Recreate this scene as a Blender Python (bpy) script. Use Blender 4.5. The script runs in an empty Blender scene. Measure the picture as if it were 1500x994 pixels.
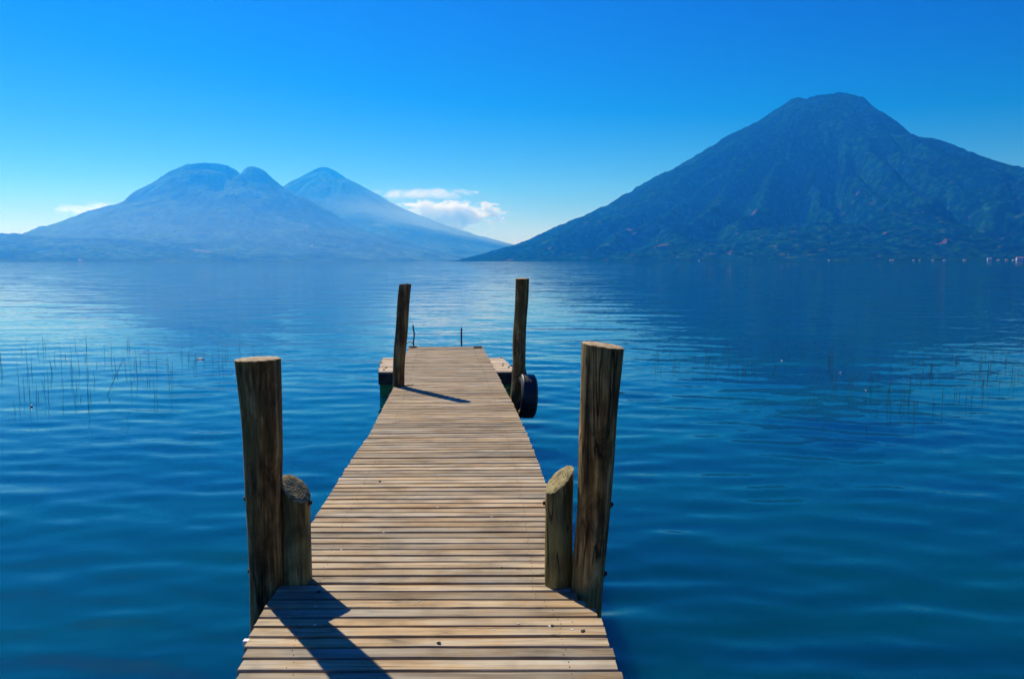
import bpy, bmesh, math, random
import numpy as np
from mathutils import Vector, Matrix, Euler

random.seed(7)
R = math.radians
sc = bpy.context.scene
COL = sc.collection

# ------------------------------------------------------------------ camera
WATER_TO_EYE = 2.26
DECK = 0.66
PITCH = math.atan((497 - 382) / 1237.0)
ROLL = R(-0.11)
cam_d = bpy.data.cameras.new("camera")
cam = bpy.data.objects.new("camera", cam_d)
COL.objects.link(cam)
cam_d.sensor_width = 36.0
cam_d.lens = 1237 / 1500 * 36
cam_d.clip_start = 0.05
cam_d.clip_end = 120000
CM = Matrix.Rotation(math.pi / 2 - PITCH, 4, 'X') @ Matrix.Rotation(ROLL, 4, 'Z')
cam.matrix_world = Matrix.Translation((0, 0, WATER_TO_EYE)) @ CM
sc.camera = cam
CM3 = CM.to_3x3()

# ------------------------------------------------------------------ sun, sky, exposure
SUN_EL = 42.0
SUN_AZ = -34.0            # degrees to the left of the view direction (+Y)
sun_d = bpy.data.lights.new("sun", 'SUN')
sun_d.energy = 4.2
sun_d.angle = R(0.53)
sun_d.color = (1.0, 0.93, 0.84)
sun = bpy.data.objects.new("sun", sun_d)
COL.objects.link(sun)
sdir = Vector((math.sin(R(SUN_AZ)) * math.cos(R(SUN_EL)), math.cos(R(SUN_AZ)) * math.cos(R(SUN_EL)), math.sin(R(SUN_EL))))
sun.rotation_euler = sdir.to_track_quat('Z', 'Y').to_euler()

SKY_POWER = 1.7
SKY_MUL = (1.28, 1.19, 1.0)
SKY_ADD = (-0.235, -0.28, 0.0)
world = bpy.data.worlds.new("World")
sc.world = world
world.use_nodes = True
wn = world.node_tree.nodes
wl = world.node_tree.links
wn.clear()
wo = wn.new('ShaderNodeOutputWorld')
bg = wn.new('ShaderNodeBackground')
bg.inputs['Strength'].default_value = 0.064
sky = wn.new('ShaderNodeTexSky')
sky.sky_type = 'NISHITA'
sky.sun_disc = False
sky.sun_elevation = R(SUN_EL)
sky.sun_rotation = R(SUN_AZ)
sky.altitude = 1560
sky.air_density = 1.0
sky.dust_density = 0.6
sky.ozone_density = 4.0
# deepen the sky's colour without changing its brightness: colour / max, to a power, times max
hsv = wn.new('ShaderNodeSeparateColor')
hsv.mode = 'HSV'
wl.new(sky.outputs[0], hsv.inputs[0])
dv = wn.new('ShaderNodeVectorMath')
dv.operation = 'DIVIDE'
cmb = wn.new('ShaderNodeCombineXYZ')
for k_ in range(3):
    wl.new(hsv.outputs[2], cmb.inputs[k_])
wl.new(sky.outputs[0], dv.inputs[0])
wl.new(cmb.outputs[0], dv.inputs[1])
gm = wn.new('ShaderNodeGamma')
gm.inputs['Gamma'].default_value = SKY_POWER
wl.new(dv.outputs[0], gm.inputs['Color'])
sb = wn.new('ShaderNodeVectorMath')
sb.operation = 'MULTIPLY_ADD'
sb.inputs[1].default_value = SKY_MUL
sb.inputs[2].default_value = SKY_ADD
wl.new(gm.outputs[0], sb.inputs[0])
mx = wn.new('ShaderNodeVectorMath')
mx.operation = 'MAXIMUM'
wl.new(sb.outputs[0], mx.inputs[0])
ml = wn.new('ShaderNodeVectorMath')
ml.operation = 'MULTIPLY'
wl.new(mx.outputs[0], ml.inputs[0])
wl.new(cmb.outputs[0], ml.inputs[1])
wl.new(ml.outputs[0], bg.inputs['Color'])
wl.new(bg.outputs[0], wo.inputs['Surface'])

sc.view_settings.view_transform = 'Standard'
sc.view_settings.look = 'None'
sc.view_settings.exposure = 0.5
sc.view_settings.gamma = 1.0
sc.view_settings.use_curve_mapping = False
sc.render.engine = 'CYCLES'
cy = sc.cycles
cy.use_denoising = True
try:
    cy.denoiser = 'OPENIMAGEDENOISE'
    cy.denoising_input_passes = 'RGB_ALBEDO_NORMAL'
except Exception:
    pass
cy.max_bounces = 8
cy.diffuse_bounces = 3
cy.glossy_bounces = 4
cy.transmission_bounces = 4
cy.volume_bounces = 4
cy.transparent_max_bounces = 8
cy.sample_clamp_indirect = 6.0
cy.volume_step_rate = 1.0
cy.volume_max_steps = 128

# ------------------------------------------------------------------ pixel helpers (photo pixels, 1500 wide)
EYE = Vector((0, 0, WATER_TO_EYE))

def ray(px, py):
    v = CM3 @ Vector(((px - 750) / 1237.0, -(py - 497) / 1237.0, -1.0))
    return v.normalized()

def on_z(px, py, z):
    d = ray(px, py)
    t = (z - EYE.z) / d.z
    return EYE + d * t

def on_y(px, py, y):
    d = ray(px, py)
    return EYE + d * (y / d.y)

# ------------------------------------------------------------------ node helpers
def mat(name):
    m = bpy.data.materials.new(name)
    m.use_nodes = True
    nt = m.node_tree
    return m, nt, nt.nodes['Principled BSDF'], nt.nodes['Material Output']

def N(nt, typ, **kw):
    n = nt.nodes.new(typ)
    for k, v in kw.items():
        if k.startswith('i_'):
            n.inputs[k[2:].replace('_', ' ')].default_value = v
        else:
            setattr(n, k, v)
    return n

def L(nt, a, b):
    nt.links.new(a, b)

def ramp(nt, fac, stops):
    r = nt.nodes.new('ShaderNodeValToRGB')
    els = r.color_ramp.elements
    while len(els) < len(stops):
        els.new(0.5)
    for e, (p, c) in zip(els, stops):
        e.position = p
        e.color = (c[0], c[1], c[2], 1) if not isinstance(c, (int, float)) else (c, c, c, 1)
    nt.links.new(fac, r.inputs[0])
    return r.outputs[0]

def mth(nt, op, a, b=None, clamp=False):
    n = nt.nodes.new('ShaderNodeMath')
    n.operation = op
    n.use_clamp = clamp
    for i, v in enumerate((a, b)):
        if v is None:
            continue
        if isinstance(v, (int, float)):
            n.inputs[i].default_value = v
        else:
            nt.links.new(v, n.inputs[i])
    return n.outputs[0]

def mixc(nt, fac, a, b, mode='MIX'):
    n = nt.nodes.new('ShaderNodeMix')
    n.data_type = 'RGBA'
    n.blend_type = mode
    for s, v in ((n.inputs[0], fac), (n.inputs[6], a), (n.inputs[7], b)):
        if isinstance(v, (int, float)):
            s.default_value = v
        elif isinstance(v, tuple):
            s.default_value = (v[0], v[1], v[2], 1)
        else:
            nt.links.new(v, s)
    return n.outputs[2]

def mapped(nt, scale, coord='Object', offset=None):
    tc = nt.nodes.new('ShaderNodeTexCoord')
    mp = nt.nodes.new('ShaderNodeMapping')
    mp.inputs['Scale'].default_value = scale
    nt.links.new(tc.outputs[coord], mp.inputs['Vector'])
    if offset is not None:
        nt.links.new(offset, mp.inputs['Location'])
    return mp.outputs[0]

def noise(nt, vec, scale=1, detail=4, rough=0.5, dist=0.0):
    n = nt.nodes.new('ShaderNodeTexNoise')
    n.inputs['Scale'].default_value = scale
    n.inputs['Detail'].default_value = detail
    n.inputs['Roughness'].default_value = rough
    n.inputs['Distortion'].default_value = dist
    nt.links.new(vec, n.inputs['Vector'])
    return n

# ------------------------------------------------------------------ materials
def wood_material(name, c_dark, c_mid, c_light, axis, tint=None, rough=0.8, knots=True, crack=1.0, island=True):
    """weathered timber with the grain along one local axis"""
    m, nt, bs, out = mat(name)
    lo = [22.0, 22.0, 22.0]
    lo[axis] = 1.1
    off = None
    isl = nt.nodes.new('ShaderNodeNewGeometry').outputs['Random Per Island']
    oi = nt.nodes.new('ShaderNodeObjectInfo').outputs['Random']
    seed = isl if island else oi
    comb = nt.nodes.new('ShaderNodeCombineXYZ')
    for k, f in ((0, 37.0), (1, 91.0), (2, 53.0)):
        L(nt, mth(nt, 'MULTIPLY', seed, f), comb.inputs[k])
    v = mapped(nt, tuple(lo), offset=comb.outputs[0])
    n1 = noise(nt, v, 1.0, 6, 0.62, 0.6).outputs[0]
    lo2 = [80.0] * 3
    lo2[axis] = 2.2 if island else 7.0
    v2 = mapped(nt, tuple(lo2), offset=comb.outputs[0])
    n2 = noise(nt, v2, 1.0, 3, 0.6).outputs[0]
    v3 = mapped(nt, (3.2, 3.2, 3.2), offset=comb.outputs[0])
    n3 = noise(nt, v3, 1.0, 4, 0.6).outputs[0]
    g = mth(nt, 'ADD', mth(nt, 'MULTIPLY', n1, 0.65), mth(nt, 'MULTIPLY', n2, 0.35))
    c = ramp(nt, g, [(0.33, c_dark), (0.5, c_mid), (0.66, c_light)])
    # blotches of damp and dirt
    b = ramp(nt, n3, [(0.30, 0.55), (0.5, 0.95), (0.72, 1.15)])
    c = mixc(nt, 1.0, c, b, 'MULTIPLY')
    if not island:
        lb = [9.0, 9.0, 9.0]
        lb[axis] = 4.0
        n5 = noise(nt, mapped(nt, tuple(lb), offset=comb.outputs[0]), 1.0, 5, 0.65, 0.8).outputs[0]
        c = mixc(nt, 1.0, c, ramp(nt, n5, [(0.34, 0.35), (0.50, 0.95), (0.66, 1.55)]), 'MULTIPLY')
    if tint is not None:
        t = ramp(nt, noise(nt, mapped(nt, (1.7, 1.7, 1.7), offset=comb.outputs[0]), 1.0, 3, 0.6).outputs[0], [(0.5, 0.0), (0.68, 1.0)])
        c = mixc(nt, mth(nt, 'MULTIPLY', t, 0.6), c, tint)
    # grey weathering and brown stains in patches
    wv = [5.0, 5.0, 5.0]
    wv[axis] = 1.6
    n7 = noise(nt, mapped(nt, tuple(wv), offset=comb.outputs[0]), 1.0, 5, 0.7, 0.5).outputs[0]
    n7 = ramp(nt, n7, [(0.40, (1.0, 0.86, 0.66)), (0.52, (1, 1, 1)), (0.64, (0.92, 1.0, 1.14))])
    c = mixc(nt, 0.9, c, n7, 'MULTIPLY')
    # board to board tone
    tone = ramp(nt, mth(nt, 'FRACT', mth(nt, 'MULTIPLY', seed, 17.31)), [(0.0, 0.56), (0.3, 0.84), (0.6, 0.98), (1.0, 1.18)])
    if island:
        c = mixc(nt, 1.0, c, tone, 'MULTIPLY')
        hue = ramp(nt, mth(nt, 'FRACT', mth(nt, 'MULTIPLY', seed, 7.77)), [(0.0, (1.02, 0.97, 0.90)), (0.35, (1, 1, 1)), (1.0, (0.96, 1.0, 1.08))])
        c = mixc(nt, 1.0, c, hue, 'MULTIPLY')
    # drying cracks along the grain
    lo4 = [16.0] * 3
    lo4[axis] = 0.9
    vc = mapped(nt, tuple(lo4), offset=comb.outputs[0])
    nc = noise(nt, vc, 1.0, 2, 0.5, 0.4).outputs[0]
    ck = ramp(nt, mth(nt, 'ABSOLUTE', mth(nt, 'SUBTRACT', nc, 0.5)), [(0.0, 1.0), (0.012 if island else 0.022, 0.0)])
    gate = ramp(nt, noise(nt, mapped(nt, (2.5, 2.5, 2.5), offset=comb.outputs[0]), 1.0, 2).outputs[0], [(0.48, 0.0), (0.56, 1.0)])
    ck = mth(nt, 'MULTIPLY', mth(nt, 'MULTIPLY', ck, gate), crack)
    c = mixc(nt, ck, c, tuple(x * 0.25 for x in c_dark))
    if knots:
        vk = nt.nodes.new('ShaderNodeTexVoronoi')
        lk = [7.0] * 3
        lk[axis] = 3.4
        L(nt, mapped(nt, tuple(lk), offset=comb.outputs[0]), vk.inputs['Vector'])
        vk.inputs['Scale'].default_value = 1.0
        sel = mth(nt, 'GREATER_THAN', vk.outputs['Color'], 0.72)
        kn = mth(nt, 'MULTIPLY', ramp(nt, vk.outputs['Distance'], [(0.05, 1.0), (0.16, 0.0)]), sel)
        c = mixc(nt, mth(nt, 'MULTIPLY', kn, 0.8), c, tuple(x * 0.35 for x in c_dark))
    L(nt, c, bs.inputs['Base Color'])
    bs.inputs['Roughness'].default_value = rough
    bs.inputs['Specular IOR Level'].default_value = 0.3
    bp = nt.nodes.new('ShaderNodeBump')
    bp.inputs['Distance'].default_value = 0.003 if island else 0.010
    bp.inputs['Strength'].default_value = 0.7
    L(nt, mth(nt, 'SUBTRACT', g, mth(nt, 'MULTIPLY', ck, 1.2)), bp.inputs['Height'])
    L(nt, bp.outputs[0], bs.inputs['Normal'])
    return m

M = {}
M['deck'] = wood_material('deck_wood', (0.17, 0.11, 0.055), (0.405, 0.322, 0.20), (0.54, 0.465, 0.31), 0, rough=0.75, knots=False, crack=0.6)
M['post'] = wood_material('post_wood', (0.022, 0.013, 0.003), (0.19, 0.12, 0.032), (0.52, 0.38, 0.16), 2, tint=(0.18, 0.16, 0.05), island=False)
M['post_green'] = wood_material('mossy_post_wood', (0.055, 0.042, 0.012), (0.20, 0.165, 0.05), (0.36, 0.31, 0.13), 2, tint=(0.15, 0.17, 0.06), island=False)
M['beam'] = wood_material('beam_wood', (0.05, 0.04, 0.03), (0.12, 0.09, 0.07), (0.20, 0.16, 0.12), 1, island=True)
M['pale'] = wood_material('pale_board_wood', (0.34, 0.26, 0.18), (0.54, 0.45, 0.33), (0.68, 0.60, 0.46), 0, knots=False)

def endgrain(name, c1, c2):
    m, nt, bs, out = mat(name)
    v = mapped(nt, (1, 1, 1), 'Object')
    w = nt.nodes.new('ShaderNodeTexWave')
    w.wave_type = 'RINGS'
    w.rings_direction = 'Z'
    w.inputs['Scale'].default_value = 28
    w.inputs['Distortion'].default_value = 2.5
    w.inputs['Detail'].default_value = 3
    L(nt, v, w.inputs['Vector'])
    n = noise(nt, v, 40, 4, 0.6).outputs[0]
    f = mth(nt, 'ADD', mth(nt, 'MULTIPLY', w.outputs['Fac'], 0.16), mth(nt, 'MULTIPLY', n, 0.84))
    c = ramp(nt, f, [(0.36, c1), (0.62, c2)])
    n6 = noise(nt, v, 14, 4, 0.6, 1.0).outputs[0]
    c = mixc(nt, 1.0, c, ramp(nt, n6, [(0.36, 0.5), (0.55, 1.1)]), 'MULTIPLY')
    L(nt, c, bs.inputs['Base Color'])
    bs.inputs['Roughness'].default_value = 0.9
    bp = nt.nodes.new('ShaderNodeBump')
    bp.inputs['Distance'].default_value = 0.004
    L(nt, f, bp.inputs['Height'])
    L(nt, bp.outputs[0], bs.inputs['Normal'])
    return m

M['end'] = endgrain('end_grain', (0.24, 0.16, 0.08), (0.50, 0.38, 0.22))
M['end_green'] = endgrain('mossy_end_grain', (0.13, 0.105, 0.035), (0.38, 0.32, 0.14))

def plain(name, col, rough=0.6, metal=0.0, var=0.25, scale=12.0):
    m, nt, bs, out = mat(name)
    n = noise(nt, mapped(nt, (1, 1, 1)), scale, 4, 0.6).outputs[0]
    c = ramp(nt, n, [(0.3, tuple(x * (1 - var) for x in col)), (0.7, tuple(min(1, x * (1 + var)) for x in col))])
    L(nt, c, bs.inputs['Base Color'])
    bs.inputs['Roughness'].default_value = rough
    bs.inputs['Metallic'].default_value = metal
    return m

M['rust'] = plain('rusty_iron', (0.10, 0.05, 0.03), 0.7, 0.6, 0.4, 60)
M['rubber'] = plain('black_rubber', (0.018, 0.018, 0.02), 0.5, 0, 0.3, 20)
M['green_paint'] = plain('green_paint', (0.01, 0.30, 0.08), 0.45, 0, 0.35, 6)
M['white_paint'] = plain('white_paint', (0.75, 0.74, 0.72), 0.5, 0, 0.1, 10)
M['rope'] = plain('dark_rope', (0.03, 0.028, 0.025), 0.9, 0, 0.3, 60)
M['reed'] = plain('reed_stalk', (0.010, 0.011, 0.010), 0.6, 0, 0.3, 30)
M['stick'] = plain('dark_stick', (0.03, 0.028, 0.025), 0.8, 0, 0.3, 30)
M['dropping'] = plain('white_dropping', (0.75, 0.75, 0.72), 0.8, 0, 0.1, 30)
M['wall_white'] = plain('white_render', (0.50, 0.54, 0.58), 0.8, 0, 0.06, 0.5)
M['wall_tan'] = plain('tan_render', (0.32, 0.34, 0.33), 0.8, 0, 0.06, 0.5)
M['roof_red'] = plain('red_roof', (0.38, 0.12, 0.07), 0.8, 0, 0.15, 0.6)
M['roof_tin'] = plain('tin_roof', (0.35, 0.37, 0.38), 0.4, 0.3, 0.1, 0.6)
M['glass_dark'] = plain('dark_window', (0.03, 0.04, 0.05), 0.2, 0, 0.1, 0.6)

def water_material():
    m, nt, bs, out = mat('lake_water')
    pos = nt.nodes.new('ShaderNodeNewGeometry').outputs['Position']

    def vec(scale, rot=0.0):
        mp = nt.nodes.new('ShaderNodeMapping')
        mp.inputs['Scale'].default_value = scale
        mp.inputs['Rotation'].default_value = (0, 0, rot)
        L(nt, pos, mp.inputs['Vector'])
        return mp.outputs[0]

    def slope(v, scale, detail, rough, amp):
        n = noise(nt, v, scale, detail, rough, 0.0)
        s = nt.nodes.new('ShaderNodeVectorMath')
        s.operation = 'SUBTRACT'
        L(nt, n.outputs['Color'], s.inputs[0])
        s.inputs[1].default_value = (0.5, 0.5, 0.5)
        q = nt.nodes.new('ShaderNodeVectorMath')
        q.operation = 'MULTIPLY'
        L(nt, s.outputs[0], q.inputs[0])
        q.inputs[1].default_value = (amp * 0.7, amp, 0)
        return q.outputs[0]

    def addv(a, b):
        n = nt.nodes.new('ShaderNodeVectorMath')
        n.operation = 'ADD'
        L(nt, a, n.inputs[0])
        L(nt, b, n.inputs[1])
        return n.outputs[0]

    def scalev(a, f):
        n = nt.nodes.new('ShaderNodeVectorMath')
        n.operation = 'SCALE'
        L(nt, a, n.inputs[0])
        if isinstance(f, (int, float)):
            n.inputs['Scale'].default_value = f
        else:
            L(nt, f, n.inputs['Scale'])
        return n.outputs[0]
    # patches of breeze: glassy lanes and rippled lanes
    patch = ramp(nt, noise(nt, vec((0.010, 0.035, 1), R(8)), 1.0, 4, 0.6, 0.4).outputs[0], [(0.36, 0.25), (0.62, 1.0)])
    near = ramp(nt, noise(nt, vec((0.12, 0.30, 1), R(-12)), 1.0, 3, 0.6, 0.3).outputs[0], [(0.35, 0.45), (0.65, 1.0)])
    s = slope(vec((0.22, 0.75, 1), R(6)), 1.0, 2, 0.5, W_SWELL)
    s2 = slope(vec((1.2, 3.4, 1), R(-9)), 1.0, 3, 0.55, W_MID)
    s3 = slope(vec((5.0, 11.0, 1), R(4)), 1.0, 3, 0.6, W_FINE)
    # shading ripples stand in for the wavelets where the mesh gets too coarse for them
    sp = nt.nodes.new('ShaderNodeVectorMath')
    sp.operation = 'LENGTH'
    L(nt, pos, sp.inputs[0])
    far = ramp(nt, mth(nt, 'DIVIDE', sp.outputs['Value'], 300.0), [(0.04, 0.12), (0.45, 1.0)])
    s = scalev(s, far)
    s = addv(s, scalev(s2, mth(nt, 'MULTIPLY', patch, far)))
    s = addv(s, scalev(s3, mth(nt, 'MULTIPLY', patch, near)))
    ng = nt.nodes.new('ShaderNodeNewGeometry')
    s = addv(s, ng.outputs['Normal'])
    up = s
    nm = nt.nodes.new('ShaderNodeVectorMath')
    nm.operation = 'NORMALIZE'
    L(nt, up, nm.inputs[0])
    L(nt, nm.outputs[0], bs.inputs['Normal'])
    depth = noise(nt, vec((0.16, 0.5, 1), R(10)), 1.0, 4, 0.6, 0.5).outputs[0]
    c = ramp(nt, depth, [(0.3, (0.0, 0.024, 0.074)), (0.7, (0.0, 0.060, 0.066))])
    L(nt, c, bs.inputs['Base Color'])
    bs.subsurface_method = 'BURLEY'
    bs.inputs['Subsurface Weight'].default_value = 1.0
    bs.inputs['Subsurface Radius'].default_value = (0.3, 0.6, 0.6)
    bs.inputs['Subsurface Scale'].default_value = 1.0
    bs.inputs['Roughness'].default_value = 0.03
    bs.inputs['IOR'].default_value = 1.43
    bs.inputs['Specular IOR Level'].default_value = 0.5
    return m

W_SWELL, W_MID, W_FINE = 0.12, 0.22, 0.20

def forest_material(name, c1, c2, c3, bare, scale=1.0, top=1400.0):
    m, nt, bs, out = mat(name)
    pos = nt.nodes.new('ShaderNodeNewGeometry').outputs['Position']

    def vec(s):
        mp = nt.nodes.new('ShaderNodeMapping')
        mp.inputs['Scale'].default_value = (s, s, s)
        L(nt, pos, mp.inputs['Vector'])
        return mp.outputs[0]
    n1 = noise(nt, vec(1 / (38 * scale)), 1, 5, 0.65).outputs[0]
    n2 = noise(nt, vec(1 / (260 * scale)), 1, 4, 0.6).outputs[0]
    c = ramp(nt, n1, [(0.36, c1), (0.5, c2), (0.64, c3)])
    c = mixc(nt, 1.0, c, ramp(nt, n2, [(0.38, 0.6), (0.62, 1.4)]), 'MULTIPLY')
    # fields and bare earth on the lower slopes
    sep = nt.nodes.new('ShaderNodeSeparateXYZ')
    L(nt, pos, sep.inputs[0])
    low = ramp(nt, mth(nt, 'DIVIDE', sep.outputs['Z'], top), [(0.0, 1.0), (0.25, 0.75), (0.5, 0.0)])
    f = noise(nt, vec(1 / (170 * scale)), 1, 3, 0.55, 0.8).outputs[0]
    fm = mth(nt, 'MULTIPLY', ramp(nt, f, [(0.68, 0.0), (0.70, 1.0)]), low)
    c = mixc(nt, mth(nt, 'MULTIPLY', fm, 0.85), c, bare)
    f2 = noise(nt, vec(1 / (60 * scale)), 1, 3, 0.6).outputs[0]
    fm2 = mth(nt, 'MULTIPLY', ramp(nt, f2, [(0.62, 0.0), (0.68, 1.0)]), low)
    c = mixc(nt, mth(nt, 'MULTIPLY', fm2, 0.5), c, (0.09, 0.13, 0.035))
    L(nt, c, bs.inputs['Base Color'])
    bs.inputs['Roughness'].default_value = 1.0
    bs.inputs['Specular IOR Level'].default_value = 0.0
    return m

M['water'] = water_material()
M['forest'] = forest_material('forested_slope', (0.000, 0.004, 0.002), (0.001, 0.015, 0.007), (0.010, 0.062, 0.018), (0.15, 0.09, 0.06))
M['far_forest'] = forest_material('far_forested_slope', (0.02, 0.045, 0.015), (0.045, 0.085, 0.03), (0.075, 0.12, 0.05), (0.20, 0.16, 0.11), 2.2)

# ------------------------------------------------------------------ object helpers
def tag(o, label=None, cat=None, group=None, kind=None):
    if label:
        o['label'] = label
    if cat:
        o['category'] = cat
    if group:
        o['group'] = group
    if kind:
        o['kind'] = kind
    return o

def mesh_obj(name, verts, faces, mats, parent=None, smooth=False, fmat=None, loc=None):
    me = bpy.data.meshes.new(name)
    me.from_pydata([tuple(v) for v in verts], [], faces)
    for mm in (mats if isinstance(mats, (list, tuple)) else [mats]):
        me.materials.append(mm)
    if fmat is not None:
        me.polygons.foreach_set('material_index', fmat)
    if smooth is True:
        me.polygons.foreach_set('use_smooth', [True] * len(me.polygons))
    elif isinstance(smooth, list):
        me.polygons.foreach_set('use_smooth', smooth)
    me.update()
    o = bpy.data.objects.new(name, me)
    COL.objects.link(o)
    if parent is not None:
        o.parent = parent
    if loc is not None:
        o.location = loc
    return o

def empty(name, loc, rz=0.0):
    o = bpy.data.objects.new(name, None)
    o.empty_display_size = 0.2
    COL.objects.link(o)
    o.location = loc
    o.rotation_euler = (0, 0, rz)
    return o

class MB:
    def __init__(s):
        s.v = []
        s.f = []
        s.m = []
        s.s = []

    def add(s, verts, faces, mi=0, smooth=False):
        b = len(s.v)
        s.v += [tuple(v) for v in verts]
        s.f += [tuple(i + b for i in f) for f in faces]
        s.m += [mi] * len(faces)
        s.s += [smooth] * len(faces)

    def box(s, c, d, rot=None, ch=0.0, mi=0):
        """a box with chamfered long edges (along its local x)"""
        x, y, z = d[0] / 2, d[1] / 2, d[2] / 2
        if ch > 0:
            prof = [(-y + ch, -z), (y - ch, -z), (y, -z + ch), (y, z - ch), (y - ch, z), (-y + ch, z), (-y, z - ch), (-y, -z + ch)]
        else:
            prof = [(-y, -z), (y, -z), (y, z), (-y, z)]
        n = len(prof)
        vs = [Vector((sx * x, p[0], p[1])) for sx in (-1, 1) for p in prof]
        if rot is not None:
            vs = [rot @ v for v in vs]
        vs = [v + Vector(c) for v in vs]
        fs = [tuple(range(n - 1, -1, -1))[::-1][::-1], tuple(range(n, 2 * n))]
        fs += [(i, (i + 1) % n, n + (i + 1) % n, n + i) for i in range(n)]
        s.add(vs, fs, mi)

    def tube(s, pts, rad, n=8, mi=0, cap=True):
        pts = [Vector(p) for p in pts]
        rr = rad if isinstance(rad, (list, tuple)) else [rad] * len(pts)
        vs = []
        for i, p in enumerate(pts):
            d = (pts[min(i + 1, len(pts) - 1)] - pts[max(i - 1, 0)]).normalized()
            a = d.orthogonal().normalized() if i == 0 else (a - d * a.dot(d)).normalized()
            b = d.cross(a)
            for k in range(n):
                t = 2 * math.pi * k / n
                vs.append(p + (a * math.cos(t) + b * math.sin(t)) * rr[i])
        fs = []
        for i in range(len(pts) - 1):
            for k in range(n):
                fs.append((i * n + k, i * n + (k + 1) % n, (i + 1) * n + (k + 1) % n, (i + 1) * n + k))
        if cap:
            fs.append(tuple(range(n - 1, -1, -1)))
            fs.append(tuple((len(pts) - 1) * n + k for k in range(n)))
        s.add(vs, fs, mi, True)

    def build(s, name, mats, parent=None, loc=None):
        return mesh_obj(name, s.v, s.f, mats, parent, list(s.s), s.m, loc)

# ------------------------------------------------------------------ numpy noise
def _h(ix, iy, seed):
    n = (ix.astype(np.int64) * 374761393 + iy.astype(np.int64) * 668265263 + seed * 1442695041) & 0x7fffffff
    n = ((n ^ (n >> 13)) * 1274126177) & 0x7fffffff
    n = (n ^ (n >> 16)) & 0xffff
    return n / 65535.0

def vnoise(x, y, seed=0):
    x = np.asarray(x, float)
    y = np.asarray(y, float)
    ix = np.floor(x)
    iy = np.floor(y)
    fx = x - ix
    fy = y - iy
    fx = fx * fx * (3 - 2 * fx)
    fy = fy * fy * (3 - 2 * fy)
    a = _h(ix, iy, seed)
    b = _h(ix + 1, iy, seed)
    c = _h(ix, iy + 1, seed)
    d = _h(ix + 1, iy + 1, seed)
    return (a * (1 - fx) + b * fx) * (1 - fy) + (c * (1 - fx) + d * fx) * fy

def fbm(x, y, seed=0, oct=4, gain=0.5):
    t = 0
    a = 1.0
    s = 0
    for o in range(oct):
        t = t + a * vnoise(x * 2 ** o + 17.3 * o, y * 2 ** o + 9.1 * o, seed + o)
        s += a
        a *= gain
    return t / s

# ------------------------------------------------------------------ the setting: lake, volcanoes
def radial_grid(rs, nphi):
    vs = []
    ph = np.linspace(0, 2 * math.pi, nphi, endpoint=False)
    return ph

def water_sheet():
    """one lake surface; real wavelets round the pier, finer mesh near it, flat far out"""
    rg = np.concatenate([[0.6], np.exp(np.arange(math.log(1.0), math.log(320.0), 0.0085)), np.geomspace(330, 19000, 60)])
    fine = np.radians(np.arange(-42, 42, 0.095))
    coarse = np.radians(np.arange(42, 318, 2.0))
    ph = np.concatenate([fine, coarse])
    n = len(ph)
    nr = len(rg)
    rr, pp = np.meshgrid(rg, ph, indexing='ij')
    x = rr * np.sin(pp)
    y = rr * np.cos(pp)
    dphi = np.where((ph > -0.7) & (ph < 0.7), math.radians(0.095), math.radians(2.0))
    space = np.maximum(rr * 0.0085, rr * dphi[None, :])
    space[rr > 320] = 1e4
    rs = np.random.RandomState(5)
    z = np.zeros_like(x)
    K = 96
    gust = 0.45 + 1.1 * fbm(x / 14.0 + 3, y / 6.0, 301, 3)
    gust2 = 0.35 + 1.3 * fbm(x / 5.0 + 9, y / 2.4, 311, 3)
    for k in range(K):
        lam = 0.17 * (30.0 ** ((k + rs.rand()) / K))
        th = rs.normal(0.12, 0.50)
        kx = math.sin(th) * 2 * math.pi / lam
        ky = math.cos(th) * 2 * math.pi / lam
        a = WAVE_SLOPE * (1.35 if lam < 0.75 else 0.65 if lam < 1.4 else 0.26) * lam / (2 * math.pi)
        w = np.clip((lam / space - 3.0) / 3.0, 0, 1)
        wig = 0.5 * lam * 0
        z += a * w * (gust2 if lam < 1.6 else gust) * np.sin(kx * x + ky * y + rs.rand() * 6.283)
    V = np.empty((1 + nr * n, 3))
    V[0] = (0, 0, 0)
    V[1:, 0] = x.ravel()
    V[1:, 1] = y.ravel()
    V[1:, 2] = z.ravel()
    V[1 + (nr - 1) * n:, 2] = 0
    i, k = np.meshgrid(np.arange(nr - 1), np.arange(n), indexing='ij')
    a = 1 + i * n + k
    b = 1 + i * n + (k + 1) % n
    Q = np.stack([a, a + n, b + n, b], -1).reshape(-1, 4)[:, ::-1]
    T = np.array([(0, 1 + (q + 1) % n, 1 + q) for q in range(n)])[:, ::-1]
    T = T[:, ::-1]
    me = bpy.data.meshes.new('water')
    me.vertices.add(len(V))
    me.vertices.foreach_set('co', V.ravel())
    me.loops.add(len(Q) * 4 + len(T) * 3)
    me.loops.foreach_set('vertex_index', np.concatenate([Q.ravel(), T.ravel()]).astype(np.int32))
    me.polygons.add(len(Q) + len(T))
    st = np.concatenate([np.arange(len(Q)) * 4, len(Q) * 4 + np.arange(len(T)) * 3])
    me.polygons.foreach_set('loop_start', st.astype(np.int32))
    me.polygons.foreach_set('use_smooth', np.ones(len(st), dtype=bool))
    me.materials.append(M['water'])
    me.update(calc_edges=True)
    o = bpy.data.objects.new('water', me)
    COL.objects.link(o)
    print('WATER', len(V), me.polygons[0].normal, me.polygons[len(Q)].normal)
    tag(o, kind='structure')
    return o

WAVE_SLOPE = 0.0084
water_sheet()

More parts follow.
